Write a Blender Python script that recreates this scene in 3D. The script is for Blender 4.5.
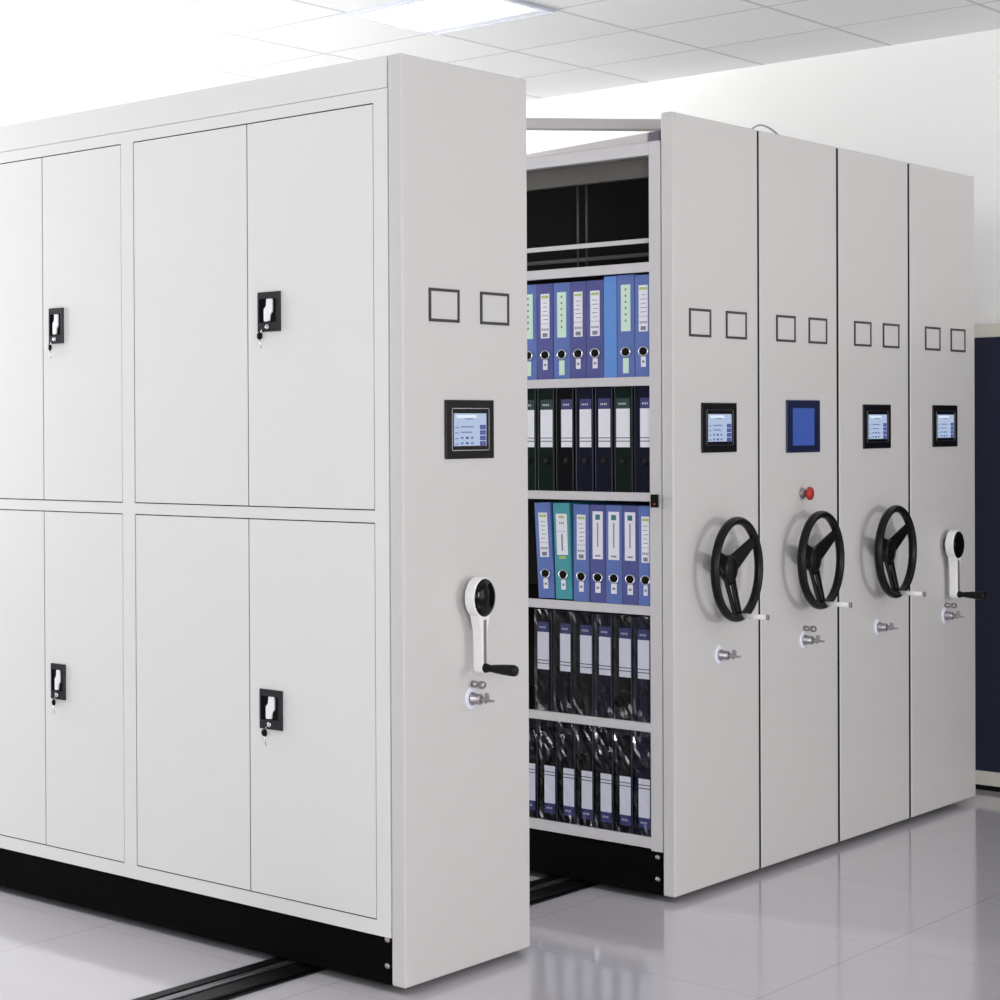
import bpy, bmesh, math, random
from mathutils import Vector, Matrix
random.seed(4)
for o in list(bpy.data.objects): bpy.data.objects.remove(o)
S = bpy.context.scene
COL = S.collection

# ---------------- camera ----------------
def setup_camera():
    yaw, pitch, roll, f, px, py = 0.66389, -0.006726, -0.007135, 1856.80, -280, 447.33
    fwd = Vector((math.cos(pitch)*math.sin(yaw), math.cos(pitch)*math.cos(yaw), math.sin(pitch)))
    right = fwd.cross(Vector((0, 0, 1))).normalized(); up = right.cross(fwd)
    R = right*math.cos(roll) + up*math.sin(roll)
    U = -right*math.sin(roll) + up*math.cos(roll)
    m = Matrix((R, U, -fwd)).transposed().to_4x4()
    m.translation = Vector((-4.2155, -2.6103, 1.4051))
    cd = bpy.data.cameras.new('camera'); cam = bpy.data.objects.new('camera', cd)
    COL.objects.link(cam); cam.matrix_world = m
    cd.sensor_width = 36; cd.lens = f*36/1000
    cd.shift_x = (500-px)/1000; cd.shift_y = -(500-py)/1000   # the photo is an off-centre crop
    cd.clip_start = .05
    S.camera = cam
setup_camera()

# ---------------- world, lights, exposure ----------------
w = bpy.data.worlds.new('world'); S.world = w; w.use_nodes = True
bg = w.node_tree.nodes['Background']
bg.inputs[0].default_value = (1.0, 0.985, 1.0, 1); bg.inputs[1].default_value = 0.28
def area(name, loc, target, sx, sy, power, col=(1, 1, 1)):
    l = bpy.data.lights.new(name, 'AREA'); l.shape = 'RECTANGLE'; l.size = sx; l.size_y = sy
    l.energy = power; l.color = col
    o = bpy.data.objects.new(name, l); COL.objects.link(o); o.location = loc
    o.rotation_euler = (Vector(target)-Vector(loc)).to_track_quat('-Z', 'Y').to_euler()
    return o
area('window_light_front', (1.7, -5.0, 1.35), (1.9, 0, 1.1), .9, .9, 49, (1, .985, .98))
area('fill_light_corner', (-4.9, -4.6, 1.9), (.8, 0, 1.3), 2.6, 1.9, 168, (1, 1, 1))  # unseen fill lamp added to brighten the aisle shelves and the doors
area('window_light_left', (-5.6, 2.0, 1.3), (.6, 1.8, 2.5), 3.2, 1.6, 14, (1, 1, 1))
area('fill_light_back', (.3, 4.2, 1.7), (4.2, -.2, 2.65), 2.8, 1.6, 240, (1, 1, 1))  # added fill lamp out of view, lifts the right wall and ceiling
area('fill_light_right', (3.4, -4.2, 1.1), (3.2, 1.2, 2.95), 2.0, 1.2, 14, (1, 1, 1))  # extra unseen lamp, put in to brighten the ceiling on the right
vs = S.view_settings
S.display_settings.display_device = 'sRGB'
vs.view_transform = 'Standard'; vs.look = 'None'; vs.gamma = 1; vs.use_curve_mapping = False
vs.exposure = 0.0

# ---------------- materials ----------------
def lin(c):
    return tuple(((x/255)/12.92 if x/255 <= .04045 else ((x/255+.055)/1.055)**2.4) for x in c)+(1,)
def mat(name, rgb, rough=.5, metal=0, spec=.5, noise=0, nscale=40, coat=0, bump=0):
    m = bpy.data.materials.new(name); m.use_nodes = True
    nt = m.node_tree; b = nt.nodes['Principled BSDF']
    b.inputs['Base Color'].default_value = lin(rgb); b.inputs['Roughness'].default_value = rough
    b.inputs['Metallic'].default_value = metal; b.inputs['Specular IOR Level'].default_value = spec
    b.inputs['Coat Weight'].default_value = coat; b.inputs['Coat Roughness'].default_value = .07
    tc = nt.nodes.new('ShaderNodeTexCoord'); nz = nt.nodes.new('ShaderNodeTexNoise')
    nz.inputs['Scale'].default_value = nscale; nz.inputs['Detail'].default_value = 3
    nt.links.new(tc.outputs['Object'], nz.inputs['Vector'])
    if noise:
        mx = nt.nodes.new('ShaderNodeMix'); mx.data_type = 'RGBA'
        c = lin(rgb)
        mx.inputs[6].default_value = tuple(v*(1-noise) for v in c[:3])+(1,)
        mx.inputs[7].default_value = tuple(min(1, v*(1+noise)) for v in c[:3])+(1,)
        nt.links.new(nz.outputs['Fac'], mx.inputs[0]); nt.links.new(mx.outputs[2], b.inputs['Base Color'])
    if bump:
        bp = nt.nodes.new('ShaderNodeBump'); bp.inputs['Strength'].default_value = bump; bp.inputs['Distance'].default_value = .002
        nt.links.new(nz.outputs['Fac'], bp.inputs['Height']); nt.links.new(bp.outputs[0], b.inputs['Normal'])
    return m
def emis(name, rgb, st):
    m = mat(name, rgb, .3); b = m.node_tree.nodes['Principled BSDF']
    b.inputs['Base Color'].default_value = (.02, .02, .02, 1)
    b.inputs['Emission Color'].default_value = lin(rgb); b.inputs['Emission Strength'].default_value = st
    return m
def grid(name, rgb, line, wx, wy, ox, oy, mortar, rough, spec=.5, smooth=.1, coat=0, noise=.02):
    m = mat(name, rgb, rough, 0, spec, coat=coat); nt = m.node_tree; b = nt.nodes['Principled BSDF']
    tc = nt.nodes.new('ShaderNodeTexCoord'); mp = nt.nodes.new('ShaderNodeMapping'); br = nt.nodes.new('ShaderNodeTexBrick')
    mp.inputs['Location'].default_value = (-ox+wx*40, -oy+wy*40, 0)
    br.offset = 0; br.squash = 1
    br.inputs['Scale'].default_value = 1; br.inputs['Brick Width'].default_value = wx; br.inputs['Row Height'].default_value = wy
    br.inputs['Mortar Size'].default_value = mortar; br.inputs['Mortar Smooth'].default_value = smooth
    c = lin(rgb)
    br.inputs['Color1'].default_value = tuple(v*(1-noise) for v in c[:3])+(1,)
    br.inputs['Color2'].default_value = tuple(min(1, v*(1+noise)) for v in c[:3])+(1,)
    br.inputs['Mortar'].default_value = lin(line)
    nt.links.new(tc.outputs['Object'], mp.inputs[0]); nt.links.new(mp.outputs[0], br.inputs[0])
    nt.links.new(br.outputs['Color'], b.inputs['Base Color'])
    return m
M = dict(
    steel=mat('grey_powder_coat', (210, 208, 206), .42, noise=.025, nscale=160, bump=.05),
    door=mat('lit_powder_coat', (230, 230, 228), .45, noise=.02, nscale=140, bump=.05),  # same coat as steel, brighter light on the door side put into its colour
    trimgrey=mat('shelf_powder_coat', (208, 206, 208), .42, noise=.02, nscale=120),
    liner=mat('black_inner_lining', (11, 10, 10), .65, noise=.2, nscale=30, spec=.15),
    blackpaint=mat('black_plinth_paint', (5, 5, 4), .6, noise=.15, nscale=300, spec=.06),
    olive=mat('olive_grey_beam', (84, 82, 78), .5, noise=.1),
    black=mat('black_plastic', (11, 10, 11), .32, noise=.1, spec=.25),
    gloss=mat('glossy_black_plastic', (8, 4, 5), .14, spec=.2),
    recess=mat('matt_black_recess', (8, 8, 8), .7, spec=.2),
    plate=mat('charcoal_lock_plate', (26, 25, 33), .4, noise=.1),
    ink=mat('charcoal_frame', (52, 50, 58), .5),
    chrome=mat('chrome', (215, 215, 220), .2, metal=1),
    dullmetal=mat('dull_metal', (165, 160, 165), .35, metal=.8),
    silver=mat('silver_paint', (244, 243, 243), .3),
    white=mat('white_plastic', (248, 246, 250), .35),
    escut=mat('bluish_white_disc', (232, 234, 248), .3),
    red=mat('red_plastic', (178, 42, 34), .35),
    reddot=mat('red_dot', (190, 50, 40), .4),
    wall=mat('white_wall_paint', (248, 248, 247), .7, noise=.01, nscale=3),
    navy=mat('navy_partition_fabric', (46, 48, 66), .85, noise=.35, nscale=180, bump=.4, spec=.15),
    cream=mat('cream_trim', (226, 223, 212), .5, noise=.02),
    armgrey=mat('arm_grey_paint', (206, 202, 202), .5, noise=.02),
    armdark=mat('arm_end_plum', (98, 92, 110), .5),
    railm=mat('rail_black', (12, 12, 14), .35, noise=.2, nscale=60, spec=.25),
    railsteel=mat('rail_steel', (150, 152, 158), .25, metal=.9),
    cable=mat('grey_cable', (158, 154, 152), .5),
    paper=mat('white_paper', (232, 232, 240), .7, noise=.02, nscale=60),
    green=mat('green_paper', (208, 236, 214), .7, noise=.02, nscale=60),
    lime=mat('lime_mark', (176, 196, 120), .6),
    marks=mat('grey_print', (128, 130, 148), .7),
    darkmarks=mat('dark_print', (50, 52, 70), .7),
    teallogo=mat('teal_print', (52, 118, 136), .6),
    patch=mat('violet_label_head', (58, 60, 112), .5),
    patchg=mat('dark_green_label_head', (34, 60, 56), .5),
    blue=mat('blue_binder_board', (96, 118, 184), .42, noise=.05, nscale=50),
    blue2=mat('bright_blue_binder_board', (100, 148, 218), .35, noise=.04, nscale=50),
    indigo=mat('indigo_binder_board', (84, 88, 150), .42, noise=.06, nscale=50),
    teal=mat('teal_binder_board', (72, 156, 168), .42, noise=.05, nscale=50),
    bnavy=mat('midnight_box_plastic', (16, 17, 38), .3, noise=.1, spec=.25),
    bgreen=mat('dark_green_box_plastic', (10, 26, 22), .3, noise=.1, spec=.25),
    bblack=mat('black_box_plastic', (6, 6, 9), .3, noise=.1, spec=.2),
    boxside=mat('box_edge_grey', (62, 66, 78), .4),
    floor=grid('polished_floor_tile', (203, 200, 206), (182, 179, 185), .744, .744, 2.164, -.559, .0022, .14, .7, coat=.45, noise=.01),
    ceiling=grid('ceiling_tile', (243, 244, 244), (208, 209, 212), .591, .489, 2.463, .8945, .007, .85, .2),
    diffuser=emis('lamp_diffuser', (250, 252, 255), 2.6),
    louvre=mat('lamp_louvre', (214, 218, 232), .25, metal=.4),
    screenpale=emis('pale_blue_display', (180, 198, 228), .88),
    screenblue=emis('blue_display', (54, 86, 172), .8),
    uibutton=emis('violet_display_button', (62, 66, 150), .8),
    uitext=emis('slate_display_text', (110, 130, 180), .8),
    uiwhite=emis('white_display_patch', (226, 236, 250), .95),
    screenframe=mat('dark_navy_bezel', (26, 32, 66), .3),
)
def film_mat():
    m = bpy.data.materials.new('clear_film'); m.use_nodes = True; nt = m.node_tree
    for n in list(nt.nodes): nt.nodes.remove(n)
    out = nt.nodes.new('ShaderNodeOutputMaterial'); mx = nt.nodes.new('ShaderNodeMixShader')
    t = nt.nodes.new('ShaderNodeBsdfTransparent'); g = nt.nodes.new('ShaderNodeBsdfGlossy')
    fr = nt.nodes.new('ShaderNodeLayerWeight'); mr = nt.nodes.new('ShaderNodeMapRange')
    t.inputs[0].default_value = (.93, .94, .97, 1)
    g.inputs['Roughness'].default_value = .07; g.inputs[0].default_value = (.95, .96, 1, 1)
    fr.inputs['Blend'].default_value = .35
    mr.inputs['From Min'].default_value = 0; mr.inputs['From Max'].default_value = 1
    mr.inputs['To Min'].default_value = .014; mr.inputs['To Max'].default_value = .45
    nt.links.new(fr.outputs['Facing'], mr.inputs['Value']); nt.links.new(mr.outputs[0], mx.inputs[0])
    nt.links.new(t.outputs[0], mx.inputs[1]); nt.links.new(g.outputs[0], mx.inputs[2]); nt.links.new(mx.outputs[0], out.inputs[0])
    return m
M['film'] = film_mat()

# ---------------- mesh helpers ----------------
# plan survey units to metres along the end faces (x) and along the aisles (y)
AX, AY = 1.2191, .8095
def W3(p): return Vector((p[0]*AX, p[1]*AY, p[2]))
class MB:
    def __init__(s, raw=False): s.bm = bmesh.new(); s.mats = []; s.raw = raw
    def P(s, p): return Vector(p) if s.raw else W3(p)
    def _mi(s, m):
        if m not in s.mats: s.mats.append(m)
        return s.mats.index(m)
    def _new(s, fn, m, smooth=False):
        old = set(s.bm.faces); fn(); i = s._mi(m)
        for f in s.bm.faces:
            if f not in old: f.material_index = i; f.smooth = smooth
    def box(s, x0, x1, y0, y1, z0, z1, m):
        if not s.raw: x0, x1, y0, y1 = x0*AX, x1*AX, y0*AY, y1*AY
        def fn():
            r = bmesh.ops.create_cube(s.bm, size=1)
            for v in r['verts']:
                v.co = Vector(((x0+x1)/2+v.co.x*(x1-x0), (y0+y1)/2+v.co.y*(y1-y0), (z0+z1)/2+v.co.z*(z1-z0)))
        s._new(fn, m); return s
    def cyl(s, p, q, r, m, r2=None, seg=24, smooth=True):
        p = s.P(p); q = s.P(q); d = q-p
        def fn():
            res = bmesh.ops.create_cone(s.bm, cap_ends=True, segments=seg, radius1=r, radius2=r if r2 is None else r2, depth=d.length)
            mt = Matrix.Translation((p+q)/2) @ d.to_track_quat('Z', 'Y').to_matrix().to_4x4()
            bmesh.ops.transform(s.bm, matrix=mt, verts=res['verts'])
        s._new(fn, m, smooth); return s
    def ball(s, c, rx, ry, rz, m, seg=24):
        c = s.P(c)
        def fn():
            r = bmesh.ops.create_uvsphere(s.bm, u_segments=seg, v_segments=seg//2, radius=1)
            for v in r['verts']: v.co = Vector((c[0]+v.co.x*rx, c[1]+v.co.y*ry, c[2]+v.co.z*rz))
        s._new(fn, m, True); return s
    def lathe(s, c, axis, prof, m, seg=32):
        # prof: list of (r, h) along axis
        ax = Vector(axis).normalized(); q = ax.to_track_quat('Z', 'Y'); c = s.P(c); hs = s.P(ax).length
        def fn():
            rings = []
            for r, h in prof:
                ring = []
                for k in range(seg):
                    a = 2*math.pi*k/seg
                    ring.append(s.bm.verts.new(Vector(c)+q @ Vector((max(r, 1e-5)*math.cos(a), max(r, 1e-5)*math.sin(a), h*hs))))
                rings.append(ring)
            for a, b in zip(rings, rings[1:]):
                for k in range(seg):
                    s.bm.faces.new((a[k], a[(k+1) % seg], b[(k+1) % seg], b[k]))
            s.bm.faces.new(rings[0][::-1]); s.bm.faces.new(rings[-1])
        s._new(fn, m, True); return s
    def torus(s, c, R, r, m, axis='y', seg=64, rs=14):
        c = s.P(c)
        def fn():
            rings = []
            for k in range(seg):
                a = 2*math.pi*k/seg; ring = []
                for j in range(rs):
                    b = 2*math.pi*j/rs; rr = R+r*math.cos(b); h = r*math.sin(b)
                    if axis == 'y': co = (c[0]+rr*math.cos(a), c[1]+h, c[2]+rr*math.sin(a))
                    else: co = (c[0]+h, c[1]+rr*math.cos(a), c[2]+rr*math.sin(a))
                    ring.append(s.bm.verts.new(co))
                rings.append(ring)
            for k in range(seg):
                A = rings[k]; B = rings[(k+1) % seg]
                for j in range(rs): s.bm.faces.new((A[j], A[(j+1) % rs], B[(j+1) % rs], B[j]))
        s._new(fn, m, True); return s
    def prism(s, pts, d, m, smooth=False):
        # pts: 3D outline; d: extrusion vector
        d = s.P(d); pts = [s.P(p) for p in pts]
        def fn():
            a = [s.bm.verts.new(p) for p in pts]; b = [s.bm.verts.new(p+d) for p in pts]; n = len(pts)
            s.bm.faces.new(a[::-1]); s.bm.faces.new(b)
            for k in range(n): s.bm.faces.new((a[k], a[(k+1) % n], b[(k+1) % n], b[k]))
        s._new(fn, m, smooth); return s
    def build(s, name, parent=None, bevel=0, loc=None, segs=2, label=None):
        bmesh.ops.recalc_face_normals(s.bm, faces=s.bm.faces)
        me = bpy.data.meshes.new(name); s.bm.to_mesh(me); s.bm.free()
        for m in s.mats: me.materials.append(M[m])
        o = bpy.data.objects.new(name, me); COL.objects.link(o)
        if parent is not None: o.parent = parent
        if loc is not None: o.location = loc
        if bevel:
            b = o.modifiers.new('bevel', 'BEVEL'); b.width = bevel; b.segments = segs; b.limit_method = 'ANGLE'
            b.angle_limit = math.radians(40); b.harden_normals = False
        if label: o['label'] = label
        return o
def thing(name, label, cat, loc, group=None):
    o = bpy.data.objects.new(name, None); COL.objects.link(o); o.location = W3(loc); o.empty_display_size = .1
    o['label'] = label; o['category'] = cat
    if group: o['group'] = group
    return o
def copy_tree(o, parent=None):
    c = o.copy(); COL.objects.link(c); c.parent = parent
    for ch in list(o.children): copy_tree(ch, c)
    return c
def struct(o): o['kind'] = 'structure'; return o

# ---------------- setting ----------------
FZ = -.02; CZ = 2.955; WX = 3.45   # survey units
struct(MB().box(-6, WX+.1, -6, 5.6, FZ-.1, FZ, 'floor').build('floor'))
struct(MB().box(-6, WX+.1, -6, 5.6, CZ, CZ+.1, 'ceiling').build('ceiling'))
struct(MB().box(WX, WX+.1, -3.2, 5.6, FZ, CZ, 'wall').build('wall_right'))
struct(MB().box(-6, WX, 5.5, 5.6, FZ, CZ, 'wall').build('wall_back'))

# partition by the right wall
t = thing('partition_screen', 'dark navy fabric partition with cream top cap and skirting, beside the farthest unit', 'partition', (3.41, .6, FZ))
def part_rel(mb): return mb
MB().box(-.01, .03, -3.2, 2.6, .075, 1.77, 'navy').build('fabric_panel', t)
MB().box(-.018, .036, -3.2, 2.6, 1.77, 1.822, 'cream').build('top_cap', t, bevel=.004)
MB().box(-.018, .036, -3.2, 2.6, .02, .075, 'cream').build('skirting', t, bevel=.004)
MB().box(-.012, .034, -3.2, 2.6, 0, .02, 'recess').build('base_strip', t)

# ceiling lights
def ceiling_light(x0, y0, label, group=None):
    W, D = .485, .604
    t = thing('ceiling_light', label, 'ceiling light', (x0+W/2, y0+D/2, CZ), group)
    f = MB()
    f.box(-W/2, W/2, -D/2, -D/2+.02, -.012, 0, 'louvre').box(-W/2, W/2, D/2-.02, D/2, -.012, 0, 'louvre')
    f.box(-W/2, -W/2+.02, -D/2+.02, D/2-.02, -.012, 0, 'louvre').box(W/2-.02, W/2, -D/2+.02, D/2-.02, -.012, 0, 'louvre')
    f.build('frame', t)
    MB().box(-W/2+.02, W/2-.02, -D/2+.02, D/2-.02, -.006, -.001, 'diffuser').build('diffuser', t)
    l = MB()
    l.box(W/2-.07, W/2-.02, -D/2+.02, D/2-.02, -.011, -.007, 'louvre')
    l.build('louvre', t)
    return t
ceiling_light(1.535, 1.105, 'recessed square ceiling light glowing white above the nearest shelving unit')

# floor rails
def floor_rail(y, label):
    t = thing('floor_rail', label, 'rail', (-.9, y, FZ), 'steel guide rails in the floor')
    x1 = 4.05
    MB().box(-1.0, x1, -.085, .085, 0, .004, 'railm').build('base_plate', t)
    MB().box(-1.0, x1, -.072, -.012, .004, .012, 'railm').build('guide_strip', t, bevel=.002)
    MB().box(-1.0, x1, .042, .078, .004, .012, 'railm').build('guide_strip', t, bevel=.002)
    MB().box(-1.0, x1, .004, .030, .004, .013, 'railsteel').build('running_strip', t, bevel=.003, label='bright steel running strip')
floor_rail(.415, 'black floor rail with bright steel strip running out from under the nearest unit')

# ---------------- shared parts ----------------
RAIL_Y = (.43, 1.7)
def end_panel(t, W, strip=.05):
    return MB().box(0, W, 0, strip, 0, 2.35, 'steel').build('end_panel', t, bevel=.006, segs=3)
def card_frames(t, ox=0):
    for x0 in (.0975, .298):
        a, b, z0, z1, w = x0+ox, x0+.117+ox, 1.6815, 1.767, .0075
        f = MB()
        f.box(a, b, -.003, 0, z0, z0+w, 'ink').box(a, b, -.003, 0, z1-w, z1, 'ink')
        f.box(a, a+w, -.003, 0, z0+w, z1-w, 'ink').box(b-w, b, -.003, 0, z0+w, z1-w, 'ink')
        o = f.build('card_frame', t)
        MB().box(a+w, b-w, -.0012, 0, z0+w, z1-w, 'steel').build('card', o)
def touch_screen(t, ox=0, plain=False):
    if plain:
        x0, x1, z0, z1 = .153+ox, .362+ox, 1.322, 1.494
        s = MB().box(x0, x1, -.006, 0, z0, z1, 'screenframe').build('touch_screen', t, bevel=.003, label='navy framed screen showing plain blue')
        MB().box(.189+ox, .321+ox, -.0075, -.006, 1.345, 1.467, 'screenblue').build('display', s)
        return
    x0, x1, z0, z1 = .155+ox, .347+ox, 1.329, 1.482
    s = MB().box(x0, x1, -.006, 0, z0, z1, 'black').build('touch_screen', t, bevel=.004, label='black framed touch screen')
    a, b, c, d, w = .178+ox, .326+ox, 1.350, 1.461, .0022
    f = MB(); f.box(a, b, -.0070, -.006, c, c+w, 'chrome').box(a, b, -.0070, -.006, d-w, d, 'chrome')
    f.box(a, a+w, -.0070, -.006, c, d, 'chrome').box(b-w, b, -.0070, -.006, c, d, 'chrome'); f.build('chrome_rim', s)
    a, b, c, d = .186+ox, .314+ox, 1.3625, 1.447
    f = MB().box(a, b, -.0068, -.006, c, d, 'screenpale')
    e = -.0074
    f.box(a+.01, b-.04, e, -.0068, d-.012, d-.004, 'uiwhite')
    f.box(a+.042, a+.075, e-.0002, -.0068, d-.0155, d-.0125, 'uitext')
    for k in range(4):
        zt = d-.030-k*.0142
        f.box(b-.026, b-.003, e, -.0068, zt-.0115, zt, 'uibutton')
        f.box(b-.020, b-.009, e-.0003, e, zt-.0068, zt-.0048, 'uitext')
        f.box(a+.003, a+.017, e, -.0068, zt-.008, zt-.005, 'uitext')
        if k < 2: f.box(a+.026, a+.026+(.05, .044)[k], e, -.0068, zt-.0065, zt-.003, 'uitext')
        else:
            for j in range(3): f.box(a+.026+j*.020, a+.036+j*.020, e, -.0068, zt-.008, zt-.002, 'uitext' if j != 1 else 'uibutton')
    f.build('display', s)
def panel_lock(t, x, z=.705, bolt=False):
    l = MB().lathe((x, 0, z), (0, -1, 0), [(.031, 0), (.031, .002), (.028, .0045), (.0, .0045)], 'escut').build('panel_lock', t)
    MB().lathe((x, -.004, z), (0, -1, 0), [(.017, 0), (.017, .006), (.0135, .008), (.0135, .030), (.011, .032), (0, .032)], 'dullmetal').build('barrel', l)
    k = MB().cyl((x, -.036, z), (x, -.052, z), .007, 'dullmetal', seg=12)
    k.prism([(x-.002, -.048, z-.012), (x-.002, -.048, z+.017), (x-.002, -.058, z+.020), (x-.002, -.064, z+.010), (x-.002, -.060, z+.003), (x-.002, -.080, z+.002), (x-.002, -.080, z-.003), (x-.002, -.060, z-.005)], (.004, 0, 0), 'dullmetal')
    k.build('key', l, bevel=.0008)
    if bolt:
        b = MB().lathe((x+.006, 0, z+.037), (0, -1, 0), [(.009, 0), (.009, .014), (.0055, .015), (.0055, .026), (.010, .027), (.010, .040), (.007, .043), (0, .043)], 'dullmetal', seg=20)
        b.build('locking_pin', t)
def crank(t, x):
    zc = .969; R = .0535; out = []; X = x*AX; yb, yf = -.017, -.043
    for k in range(0, 33):
        a = math.radians(-58+k*(296/32)); out.append((X+R*math.cos(a), zc+R*math.sin(a)))
    left = [(X-.0225, zc-.062), (X-.0155, zc-.085), (X-.0130, zc-.12), (X-.0120, .788)]
    foot = [(X+.0120*math.cos(math.radians(a)), .784+.0120*math.sin(math.radians(a))) for a in range(180, 361, 20)]
    right = [(X+.0120, .788), (X+.0130, zc-.12), (X+.0155, zc-.085), (X+.0225, zc-.062)]
    o = out+left+foot[1:-1]+right
    c = MB(True).prism([(a, yb, b) for a, b in o][::-1], (0, yf-yb, 0), 'silver').build('crank_arm', t, bevel=.003, segs=3)
    MB(True).box(X-.0065, X+.0065, yf-.0012, yf, .80, zc-.057, 'dullmetal').build('stem_channel', c)
    MB(True).cyl((X, 0, zc), (X, yb, zc), .024, 'dullmetal').build('shaft', c)
    MB(True).lathe((X, yf+.001, zc), (0, -1, 0), [(.0495, 0), (.0495, .002), (.045, .0055), (.034, .009), (.018, .0115), (.0, .0125)], 'gloss', seg=40).build('hub_cap', c, label='glossy black domed cap')
    MB(True).lathe((X, yf+.002, .787), (0, -1, 0), [(.0115, 0), (.013, .003), (.0115, .009), (.009, .016), (.0105, .026), (.013, .045), (.0147, .068), (.015, .081), (.0125, .087), (0, .088)], 'black').build('grip', c, label='black turning grip')
def steering_wheel(t, x):
    zc = .972; yr = -.058; R = .149; X = x*AX
    wobj = MB(True).torus((X, yr, zc), R, .0125, 'black').build('steering_wheel', t)
    h = MB(True).lathe((X, 0, zc), (0, -1, 0), [(.028, 0), (.028, .003), (.020, .005), (.020, .020), (.038, .023), (.043, .028), (.043, .040), (.038, .044), (.032, .045), (.022, .049), (0, .050)], 'black', seg=36)
    h.build('hub', wobj)
    for n, ang in enumerate((36, 160, 275)):
        a = math.radians(ang); d = Vector((math.cos(a), 0, math.sin(a))); pr = Vector((-math.sin(a), 0, math.cos(a)))
        c0 = Vector((X, -.036, zc)); s = MB(True); R0, R1 = .026, R
        def P(rad, off, yy): return c0+d*rad+pr*off+Vector((0, yy, 0))
        th = .008
        def bar(r0, o0a, o0b, r1, o1a, o1b):
            f = lambda r: -(.022)*(r-R0)/(R1-R0)
            pts = [P(r0, o0a, f(r0)+th/2), P(r1, o1a, f(r1)+th/2), P(r1, o1b, f(r1)+th/2), P(r0, o0b, f(r0)+th/2)]
            s.prism(pts, (0, -th, 0), 'black')
        if n == 2:
            bar(R0, -.040, -.022, R1, -.030, -.012); bar(R0, -.002, .026, R1, -.004, .016)
            bar(R1-.022, -.030, .016, R1, -.030, .016); bar(R0-.008, -.040, .028, R0+.022, -.038, .026)
        else: bar(R0, -.031, .031, R1, -.015, .015)
        s.build('spoke', wobj, bevel=.0025)
    a = math.radians(277); px, pz = X+(R-.005)*math.cos(a), zc+(R-.005)*math.sin(a)
    MB(True).cyl((px, yr-.006, pz), (px, yr-.078, pz), .0078, 'silver').cyl((px, yr-.078, pz), (px, yr-.082, pz), .0085, 'dullmetal').build('winding_peg', wobj, label='silver winding peg')
def plinth(t, W, L, top):
    b = MB().box(.004, W-.004, .05, L, .0, top, 'blackpaint').build('plinth', t)
    for z in (.113, .047):
        MB().lathe((.004, .064, z), (-1, 0, 0), [(.0075, 0), (.0075, .002), (.005, .005), (0, .006)], 'dullmetal', seg=16).build('bolt', b)
    for y in RAIL_Y:
        for x in (.10, W-.10):
            MB().cyl((x, y-.012, .030), (x, y+.012, .030), .0365, 'dullmetal').build('rail_wheel', t)

def door_lock(door, x, yc, zc, w, h, swing=0):
    # face looks towards -x; larger y is to the viewer's left
    def Q(a, b, xx=0): return (x-xx, yc+w/2-a*w, zc+h/2-b*h)
    pl = MB(); T = .005
    def rect(a0, a1, b0, b1, xx0, xx1, m):
        p = Q(a0, b0); q = Q(a1, b1)
        pl.box(x-xx1, x-xx0, q[1], p[1], q[2], p[2], m)
    rect(0, 1, 0, .17, 0, T, 'plate'); rect(0, 1, .77, 1, 0, T, 'plate')
    rect(0, .07, .17, .77, 0, T, 'plate'); rect(.84, 1, .17, .77, 0, T, 'plate')
    rect(.07, .84, .17, .77, 0, .0012, 'recess')
    lock = pl.build('door_lock', door)
    def sh(a, b): return ((a-235)/270, (b-150)/485)
    out = [(345, 235), (408, 235), (415, 250), (415, 390), (388, 430), (380, 505), (318, 512), (312, 495), (312, 360), (340, 318)]
    MB().prism([Q(*sh(a, b), .0012) for a, b in out], (-.0045, 0, 0), 'white').build('lever', lock, bevel=.0008, label='white lever')
    c = Q(.45, .88, T)
    MB().lathe(c, (-1, 0, 0), [(.0065, 0), (.0065, .003), (.0045, .004), (0, .004)], 'chrome', seg=18).build('cylinder', lock)
    k0 = Q(.12+swing, 1.1, T+.002)
    k = MB(); wy = w/.086
    k.ball(k0, .003, .0095*wy, .0105, 'gloss', 16)
    k.cyl((k0[0], k0[1], k0[2]-.008), (k0[0], k0[1]-.006*wy, k0[2]-.034), .0016, 'chrome', seg=8)
    k.cyl((k0[0], k0[1]-.004*wy, k0[2]+.008), (k0[0]+.001, k0[1]-.008*wy, k0[2]+.018), .0012, 'chrome', seg=8)
    k.build('key', lock)

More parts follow.
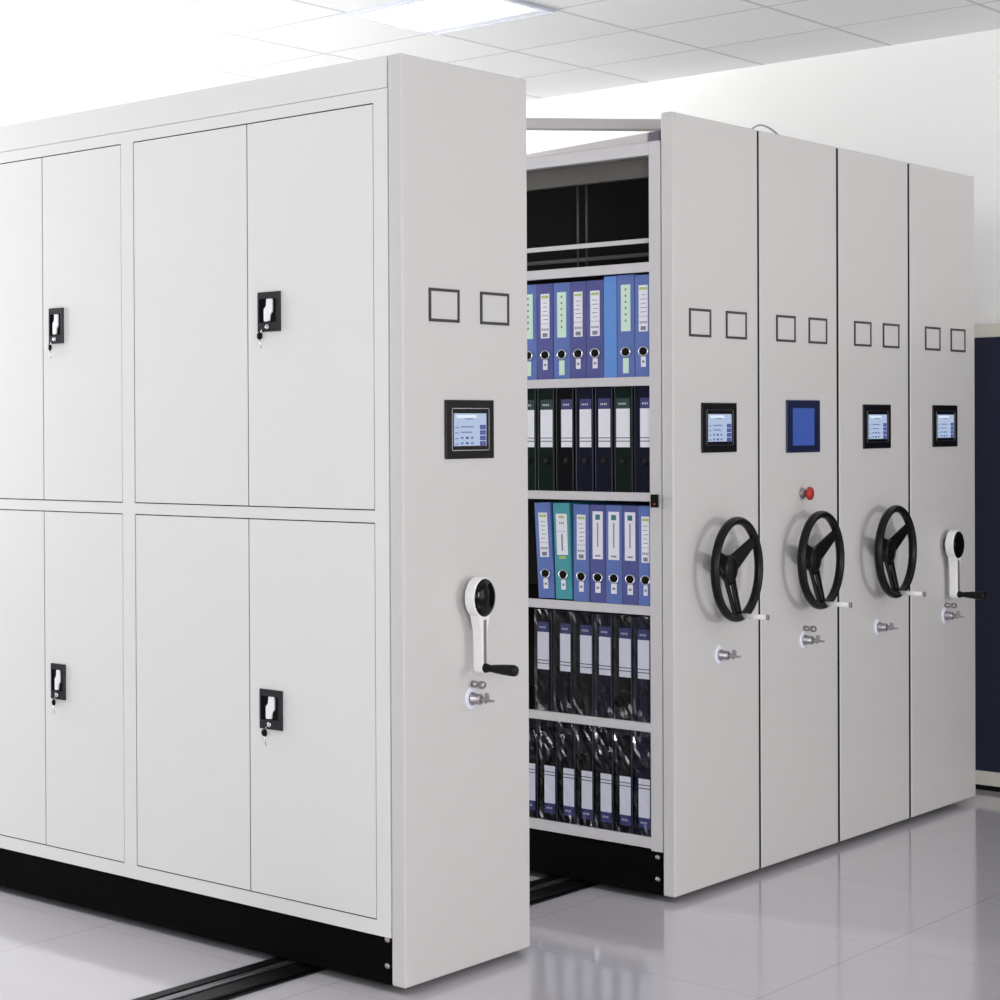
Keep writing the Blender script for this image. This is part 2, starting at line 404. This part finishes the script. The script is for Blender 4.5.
# ---------------- unit 1: nearest, closed doors ----------------
def cabinet_doors_unit():
    W = .497
    t = thing('mobile_shelving_unit', 'nearest pale grey steel shelving unit with closed locking doors and a hand crank', 'shelving unit', (0, 0, 0), 'grey mobile shelving units on rails')
    end_panel(t, W, .048); card_frames(t); touch_screen(t); panel_lock(t, .255, .703, True); crank(t, .25)
    secs = [(.098, .5705, 1.050), (1.104, 1.4774, 1.851), (1.905, 2.2785, 2.652)]
    L = 2.70; zt, zb, m1, m2 = 2.2355, .1585, 1.2005, 1.170
    MB().box(.020, W, .0495, L, .12, 2.35, 'steel').build('carcass', t)
    f = MB()
    f.box(0, .02, .0495, secs[0][0], .12, 2.268, 'door')
    ys = [secs[0][2], secs[1][0], secs[1][2], secs[2][0], secs[2][2], L]
    for a, b in ((ys[0], ys[1]), (ys[2], ys[3]), (ys[4], ys[5])): f.box(0, .02, a, b, .12, 2.268, 'door')
    for a, m, b in secs:
        f.box(0, .02, a, b, zt, 2.268, 'door'); f.box(0, .02, a, b, .12, zb, 'door'); f.box(0, .02, a, b, m2, m1, 'door')
    f.build('front_frame', t)
    sl = MB()  # black backing added behind the doors so their gaps read as dark shade
    for a, m, b in secs:
        for z0, z1 in ((m1, zt), (zb, m2)): sl.box(.0028, .0198, a+.0002, b-.0002, z0+.0002, z1-.0002, 'recess')
    sl.build('door_gap_shade', t, label='black backing standing in for shade in the gaps round the doors')
    MB().box(.001, .02, .0515, L, 2.2695, 2.35, 'door').build('header', t, bevel=.001)
    g = .0030
    for si, (a, m, b) in enumerate(secs):
        lw = .086 if si == 0 else .067
        for z0, z1, lz in ((m1, zt, 1.7235), (zb, m2, .660)):
            dr = MB().box(.0005, .0026, a+g, m-g*.6, z0+g, z1-g, 'door').build('door', t, bevel=.0008)
            MB().box(.0005, .0026, m+g*.6, b-g, z0+g, z1-g, 'door').build('door', t, bevel=.0008)
            if si < 2:
                ly = .483 if si == 0 else 1.4085
                door_lock(dr, .0005, ly, lz, lw, .106, 0 if lz > 1 else .12)
    plinth(t, W, L, .12)
    return t
cabinet_doors_unit()

# ---------------- unit 2: open shelves ----------------
SH = [(1.877, 1.906), (1.534, 1.561), (1.184, 1.210), (.840, .867), (.487, .513), (.136, .168)]
def open_unit():
    X0 = 1.1795; W = .4705; L = 2.70
    t = thing('mobile_shelving_unit', 'open-fronted grey shelving unit whose shelves hold binders and file boxes', 'shelving unit', (X0, 0, 0), 'grey mobile shelving units on rails')
    end_panel(t, W, .043); card_frames(t, -.0135); touch_screen(t, -.009); panel_lock(t, .2415); steering_wheel(t, .2345)
    MB().box(0, .025, .0445, .0865, .13, 2.265, 'trimgrey').build('stile', t, bevel=.001)
    bays = [(.0865, .955), (.985, 1.80), (1.83, L-.03)]
    MB().box(0, .025, .955, .985, .13, 2.265, 'trimgrey').build('stile', t, bevel=.001)
    MB().box(0, .025, 1.80, 1.83, .13, 2.265, 'trimgrey').build('stile', t, bevel=.001)
    MB().box(0, .025, L-.03, L, .13, 2.265, 'trimgrey').build('stile', t, bevel=.001)
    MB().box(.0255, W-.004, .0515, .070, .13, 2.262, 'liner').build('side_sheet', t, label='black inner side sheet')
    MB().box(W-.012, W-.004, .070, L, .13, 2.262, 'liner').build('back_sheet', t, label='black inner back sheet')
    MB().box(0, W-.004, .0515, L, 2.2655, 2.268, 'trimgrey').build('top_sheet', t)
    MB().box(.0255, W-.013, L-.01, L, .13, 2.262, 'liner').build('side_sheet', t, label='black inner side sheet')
    MB().box(.035, .06, .070, L-.02, 2.168, 2.226, 'olive').build('cross_beam', t, label='dark beam under the top')
    for a, b in bays:
        MB().box(.0, .025, a, b, 2.228, 2.265, 'trimgrey').build('top_rail', t, bevel=.001)
        for z0, z1 in SH:
            s = MB(); s.box(.0015, .014, a, b, z0, z1, 'trimgrey')
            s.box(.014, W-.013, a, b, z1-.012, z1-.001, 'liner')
            s.build('shelf', t, bevel=.0008)
        MB().box(.05, .062, a, b, 1.970, 1.984, 'trimgrey').build('cross_bar', t)
        c = .576+a-.0865
        r = MB().cyl((.287, c, 1.91), (.287, c, 2.26), .004, 'olive', seg=10).cyl((.287, c-.036, 1.91), (.287, c-.036, 2.26), .004, 'olive', seg=10)
        r.box(.284, .290, a, b, 1.955, 1.967, 'olive'); r.build('back_stop', t)
    s = MB().box(-.010, 0, .053, .078, 1.167, 1.206, 'recess').build('magnetic_sensor', t, bevel=.002, label='small black sensor box with red dot')
    MB().cyl((-.010, .062, 1.177), (-.0118, .062, 1.177), .003, 'reddot', seg=12).build('indicator', s)
    plinth(t, W, L, .13)
    return t
open_unit()

# ---------------- units 3 to 5 ----------------
def closed_unit(X0, W, label, kind, ox, sw, plain=False):
    t = thing('mobile_shelving_unit', label, 'shelving unit', (X0, 0, 0), 'grey mobile shelving units on rails')
    L = 2.70
    end_panel(t, W); card_frames(t, ox); touch_screen(t, ox*.7, plain); panel_lock(t, .258, .707, plain or kind == 'crank')
    if kind == 'crank': crank(t, sw)
    else: steering_wheel(t, sw)
    MB().box(-.0105, -.0002, .0025, .047, .004, 2.345, 'recess').build('gap_shade_strip', t, label='black strip standing in for shade in the gap between panels')  # fills the gap with black in place of its shade
    if plain:
        b = MB().lathe((.252, 0, 1.188), (0, -1, 0), [(.018, 0), (.018, .006), (.013, .007), (.013, .014), (0, .014)], 'dullmetal').build('stop_button', t, label='red mushroom stop button')
        MB().lathe((.252, -.014, 1.188), (0, -1, 0), [(.011, 0), (.013, .008), (.0215, .012), (.0225, .018), (.019, .023), (0, .025)], 'red').build('push_head', b, label='red push head')
    MB().box(.006, W-.006, .0515, L, .13, 2.265, 'steel').build('carcass', t, bevel=.002)
    plinth(t, W, L, .13)
closed_unit(1.661, .482, 'grey shelving unit with a plain blue screen and a red stop button above its handwheel', 'wheel', -.002, .252, True)
closed_unit(2.157, .488, 'grey shelving unit with a handwheel, between the red-button unit and the far crank unit', 'wheel', .002, .258)
closed_unit(2.659, .511, 'farthest grey shelving unit with a hand crank, beside the navy partition', 'crank', .013, .264)

# cable arms over the tops
def beam(mb, p, q, w, h, m):
    p = Vector(p); q = Vector(q); d = (q-p).normalized(); s = Vector((-d.y, d.x, 0))*w/2
    mb.prism([p+s, p-s, q-s, q+s], (0, 0, h), m)
t = thing('cable_bridge', 'grey folding cable arm reaching from the nearest unit across to the open unit', 'cable arm', (1.84/AX, .214/AY, 2.2685))
MB(True).cyl((0, 0, 0), (0, 0, .090), .016, 'armgrey').cyl((0, 0, 0), (0, 0, .006), .035, 'armgrey').build('pivot_post', t)
b = MB(True); beam(b, (.06, -.039, .090), (-1.49, .966, .090), .04, .034, 'armgrey'); b.build('upper_arm', t, bevel=.003)
b = MB(True); beam(b, (-.245, -.084, .006), (-.04, .686, .006), .05, .042, 'armgrey'); b.build('lower_arm', t, bevel=.003)
b = MB(True); beam(b, (-.256, -.127, .006), (-.246, -.087, .006), .05, .042, 'armdark'); b.build('end_cap', t, bevel=.003, label='plum-grey end cap')
MB(True).cyl((-1.49, .966, .0825), (-1.49, .966, .13), .016, 'armgrey').build('pivot_pin', t)

def tube(name, pts, r, m, label, cat):
    cp = [W3(p) for p in pts]; path = []
    ext = [cp[0]*2-cp[1]]+cp+[cp[-1]*2-cp[-2]]
    for k in range(1, len(ext)-2):
        p0, p1, p2, p3 = ext[k-1:k+3]
        for j in range(8):
            u = j/8; path.append(.5*((2*p1)+(p2-p0)*u+(2*p0-5*p1+4*p2-p3)*u*u+(3*p1-p0-3*p2+p3)*u**3))
    path.append(cp[-1]); b = MB(True)
    def fn():
        rings = []
        for k, p in enumerate(path):
            d = (path[min(k+1, len(path)-1)]-path[max(k-1, 0)]).normalized()
            q = d.to_track_quat('Z', 'Y')
            rings.append([b.bm.verts.new(p+q @ Vector((r*math.cos(a*math.pi/4), r*math.sin(a*math.pi/4), 0))) for a in range(8)])
        for A, B in zip(rings, rings[1:]):
            for j in range(8): b.bm.faces.new((A[j], A[(j+1) % 8], B[(j+1) % 8], B[j]))
        b.bm.faces.new(rings[0][::-1]); b.bm.faces.new(rings[-1])
    b._new(fn, m, True); o = b.build(name); o['label'] = label; o['category'] = cat
    return o
tube('cable', [((x-.045)/AX, .07/AY, z) for x, z in [(2.135, 2.267), (2.155, 2.33), (2.175, 2.366), (2.212, 2.384), (2.257, 2.392), (2.317, 2.387), (2.385, 2.368), (2.44, 2.33), (2.46, 2.267)]], .0028, 'cable', 'thin grey cable looping up above the top of the red-button shelving unit', 'cable')

# ---------------- binders and file boxes ----------------
XF = 1.1795+.014
def text_lines(mb, y0, y1, z0, z1, xs, m='marks', n=4):
    for k in range(n):
        z = z1-(k+.5)*(z1-z0)/n; a = (y1-y0)*random.uniform(.05, .3)
        mb.box(xs-.0002, xs, y0+a, y1-a*.7, z-.0012, z+.0012, m)
def binder(y0, y1, z, h, body, style, label, group, name='ring_binder', lean=0):
    # y0 > y1 : image-left edge, image-right edge
    yc = (y0+y1)/2; w = (y0-y1)-.0015
    t = thing(name, label, 'binder', (XF, yc, z), group)
    t.rotation_euler = (lean, 0, 0)
    D = .225
    b = MB(); b.box(0, .003, -w/2, w/2, 0, h, body)
    b.box(.003, D, -w/2, -w/2+.0025, 0, h, body); b.box(.003, D, w/2-.0025, w/2, 0, h, body)
    b.build('cover', t, bevel=.0008)
    MB().box(.02, D-.01, -w/2+.004, w/2-.004, .003, h-.008, 'paper').build('papers', t)
    lw = w*.56/2 if style != 'tall' else w*.34
    def lab(z0, z1, m, dy=0, name='label', ww=None):
        ww = ww or lw
        f = MB(); f.box(-.0008, 0, dy-ww, dy+ww, z0, z1, m); return f
    if style == 'plain': pass
    elif style == 'green':
        f = lab(h-.172, h-.030, 'green')
        for k in range(6): f.box(-.0011, -.0008, -.003, .003, h-.048-k*.019, h-.041-k*.019, 'marks')
        f.build('label', t, label='pale green label'); lab(.012, .058, 'green', 0, ww=lw*.6).build('number_tag', t)
    elif style == 'white':
        f = lab(h-.172, h-.032, 'paper')
        f.box(-.0011, -.0008, -lw*.8, lw*.8, h-.046, h-.038, 'lime')
        for k in range(5): f.box(-.0011, -.0008, -lw*random.uniform(.3, .8), lw*random.uniform(.3, .8), h-.062-k*.013, h-.060-k*.013, 'marks')
        f.box(-.0011, -.0008, -lw, lw, h-.127, h-.1258, 'marks')
        for k in range(4): f.box(-.0011, -.0008, -lw*.75+k*lw*.42, -lw*.5+k*lw*.42, h-.148, h-.141, 'marks')
        f.box(-.0011, -.0008, -lw*.55, lw*.55, h-.168, h-.156, 'marks')
        f.build('label', t, label='white printed label')
    elif style == 'tall':
        f = lab(h-.168, h-.020, 'paper')
        f.box(-.0011, -.0008, -lw*.45, lw*.45, h-.046, h-.030, 'teallogo')
        f.box(-.0011, -.0008, -.0022, .0022, h-.13, h-.055, 'marks'); f.box(-.0011, -.0008, -lw*.5, lw*.5, h-.160, h-.155, 'marks')
        f.build('label', t, label='white label with teal square mark')
    elif style == 'teal':
        f = lab(h-.163, h-.034, 'paper', ww=w*.34)
        f.box(-.0011, -.0008, -lw*.6, lw*.6, h-.048, h-.040, 'lime'); f.box(-.0011, -.0008, -lw, lw, h-.090, h-.089, 'marks')
        for k in range(3): f.box(-.0011, -.0008, -.009+k*.007, -.005+k*.007, h-.066, h-.060, 'marks')
        f.box(-.0011, -.0008, -.0028, .0028, h-.150, h-.098, 'marks')
        f.build('label', t, label='white printed label')
        lab(h-.176, h-.167, 'lime', ww=lw*.8).build('lower_strip', t)
    if style != 'plain':
        zc = .077
        MB().torus((-.0012, 0, zc), .0135, .0022, 'chrome', axis='x', seg=28, rs=8).build('finger_ring', t)
        MB().lathe((0, 0, zc), (-1, 0, 0), [(.0125, 0), (.0125, .0008), (0, .0008)], 'recess', seg=24).build('finger_hole', t)
        if style != 'green':
            f = MB().box(-.0008, 0, -lw*.52, lw*.52, .030, .061, 'paper'); f.box(-.0011, -.0008, -lw*.25, lw*.25, .042, .049, 'marks')
            f.build('number_tag', t)
    return t
def file_box(y0, y1, z, h, body, label, group, l0, l1, flip=False, wrap=False, seed=0, drop=0):
    yc = (y0+y1)/2; w = (y0-y1)-.003
    t = thing('file_box', label, 'file box', (XF, yc, z), group)
    MB().box(0, .225, -w/2, w/2, 0, h, body).build('case', t, bevel=.002)
    MB().box(-.0015, 0, -w/2, -w/2+.003, 0, h, 'boxside').build('seam', t)
    c = (l0+l1)/2-yc; lw = (l0-l1)/2-.001
    def zz(a): return h-a-drop if not flip else a
    def bx(f, a0, a1, y0_, y1_, xs, m):
        z0, z1 = sorted((zz(a0), zz(a1))); f.box(xs, 0 if xs > -.0009 else xs+.0004, y0_, y1_, z0, z1, m)
    hm = 'patchg' if body == 'bgreen' else 'patch'
    f = MB(); bx(f, .022, .054, c-lw, c+lw, -.0006, hm); 
    for k in range(4): bx(f, .036, .042, c+lw*.5-k*lw*.3, c+lw*.62-k*lw*.3, -.0011, 'paper')
    f.build('label_head', t, label='violet label head with small white print')
    f = MB(); bx(f, .054, .172, c-lw, c+lw, -.0008, 'paper')
    bx(f, .142, .1445, c-lw, c+lw, -.0012, 'darkmarks'); bx(f, .152, .1545, c-lw, c+lw, -.0012, 'darkmarks')
    f.build('label', t, label='white label with ruled lines')
    # finger notch
    MB().lathe((0, c-.003, zz(.215)), (-1, 0, 0), [(.012, 0), (.012, .001), (0, .001)], 'recess', seg=20).build('finger_hole', t)
    if wrap:
        rnd = random.Random(seed); b = MB(); ny, nz = 6, 18; ph = rnd.random()*9
        wy = w+.006; hh = h+.003
        def fn():
            g = []
            for j in range(nz):
                row = []
                for i in range(ny):
                    u = i/(ny-1); v = j/(nz-1)
                    amp = .0012+.0045*(max(0, .22-v)/.22)+.004*(max(0, v-.86)/.14)
                    if flip: amp = .0012+.0035*(max(0, .12-v)/.12)+.004*(max(0, v-.5)/.5)
                    xx = -.0035-amp*(.6+rnd.uniform(-.9, 1.1))+(.004 if i in (0, ny-1) else 0)
                    row.append(b.bm.verts.new((min(xx, -.0018), (-wy/2+wy*u+rnd.uniform(-.001, .001)*(0 < i < ny-1))*AY, .001+(hh-.001)*v)))
                g.append(row)
            for j in range(nz-1):
                for i in range(ny-1): b.bm.faces.new((g[j][i], g[j][i+1], g[j+1][i+1], g[j+1][i]))
        b._new(fn, 'film'); b.build('plastic_wrap', t, label='crinkled clear plastic wrap')
    return t
Z = [s[1]+.0005 for s in SH]
# row 1: blue lever-arch binders on the second shelf down
g1 = 'blue ring binders on the upper shelf'
H1 = .302
R1 = [(.602, .532, 'blue', 'green', 'blue binder with green label, leftmost on the upper binder shelf, half hidden'),
      (.530, .466, 'indigo', 'white', 'indigo binder with white label, second from the left on the upper binder shelf'),
      (.464, .399, 'blue', 'green', 'blue binder with green label between two indigo ones on the upper shelf'),
      (.398, .335, 'indigo', 'white', 'indigo binder with olive finger hole, fourth from the left on the upper shelf'),
      (.334, .268, 'indigo', 'white', 'dark indigo binder just left of the unlabelled bright blue one, upper shelf'),
      (.267, .218, 'blue2', 'plain', 'narrow bright blue binder with no label on the upper shelf'),
      (.216, .151, 'blue', 'green', 'taller blue binder with pale green label, second from the right on the upper shelf'),
      (.149, .087, 'blue', 'white', 'blue binder with white label against the right stile on the upper shelf')]
for k, (a, b, m, s, l) in enumerate(R1):
    h = H1 if k in (1, 3, 4, 2, 0) else (.302 if k == 5 else .312 if k == 6 else .309)
    if k == 5: h = .311
    binder(a, b, Z[1], h, m, s, l, g1)
# row 2: dark file boxes
g2 = 'dark file boxes on the second shelf'
R2 = [(.604, .536, 'bgreen', .590, .543), (.532, .462, 'bgreen', .519, .469), (.458, .385, 'bblack', .436, .391), (.380, .308, 'bnavy', .363, .316), (.304, .234, 'bnavy', .290, .243), (.230, .158, 'bgreen', .222, .169), (.155, .087, 'bnavy', .132, .089)]
L2 = ['dark green file box, leftmost and mostly hidden, on the shelf below the upper binders',
      'dark green file box second from the left under the upper blue binders', 'black file box beside the left green one, under the upper blue binders',
      'navy file box in the middle of the shelf under the upper blue binders', 'navy file box just left of the right-hand green one, under the upper binders',
      'dark green file box second from the right under the upper blue binders', 'navy file box against the right stile under the upper blue binders']
for (a, b, m, l0, l1), l in zip(R2, L2): file_box(a, b, Z[2], .322, m, l, g2, l0, l1, drop=.013)
# row 3
g3 = 'ring binders on the middle shelf'
R3 = [(.529, .464, 'blue', 'white', 'blue binder leaning left at the left end of the middle binder shelf', math.radians(2.6)),
      (.459, .394, 'teal', 'teal', 'teal green binder leaning beside the blue ones on the middle shelf', math.radians(1.7)),
      (.389, .327, 'blue', 'white', 'blue binder just right of the teal one', 0),
      (.323, .264, 'indigo', 'tall', 'leftmost of the three middle-shelf binders with a teal square on the label', 0),
      (.263, .201, 'blue', 'tall', 'bluest of the three binders with teal square labels, standing between the other two', 0),
      (.200, .141, 'indigo', 'tall', 'binder with teal square label, second from the right on the middle shelf', 0),
      (.140, .083+.003, 'blue', 'white', 'blue binder with lime-topped label against the right stile on the middle shelf', 0)]
for a, b, m, s, l, le in R3: binder(a, b, Z[3]+(.0032 if le else 0), .302, m, s, l, g3, lean=-le)
# row 4: wrapped boxes upright
g4 = 'plastic-wrapped file boxes on the fourth shelf'
R4 = [(.545, .474, .535, .487), (.470, .397, .444, .398), (.392, .312, .365, .318), (.308, .239, .291, .245), (.234, .164, .214, .168), (.160, .0925, .144, .099)]
P4 = ['leftmost', 'second from the left', 'third from the left', 'third from the right', 'second from the right', 'rightmost, against the stile']
for k, (a, b, l0, l1) in enumerate(R4):
    file_box(a, b, Z[4], .318, 'bnavy' if k in (3, 5) else 'bblack', 'plastic-wrapped file box under the middle binders, '+P4[k], g4, l0, l1, wrap=True, seed=k+3, drop=.015)
# row 5: wrapped boxes upside down
g5 = 'upside-down wrapped file boxes on the lowest shelf'
R5 = [(.607, .534, .59, .545), (.528, .455, .509, .465), (.450, .383, .433, .389), (.378, .312, .361, .318), (.306, .236, .287, .244), (.230, .163, .214, .171), (.158, .0925, .143, .099)]
P5 = ['leftmost, mostly hidden', 'second from the left', 'third from the left', 'in the middle', 'third from the right', 'second from the right', 'rightmost, against the stile']
for k, (a, b, l0, l1) in enumerate(R5):
    file_box(a, b, Z[5], .315, 'bnavy' if k == 6 else 'bblack', 'upside-down wrapped file box on the lowest shelf, '+P5[k], g5, l0, l1, flip=True, wrap=True, seed=k+20)
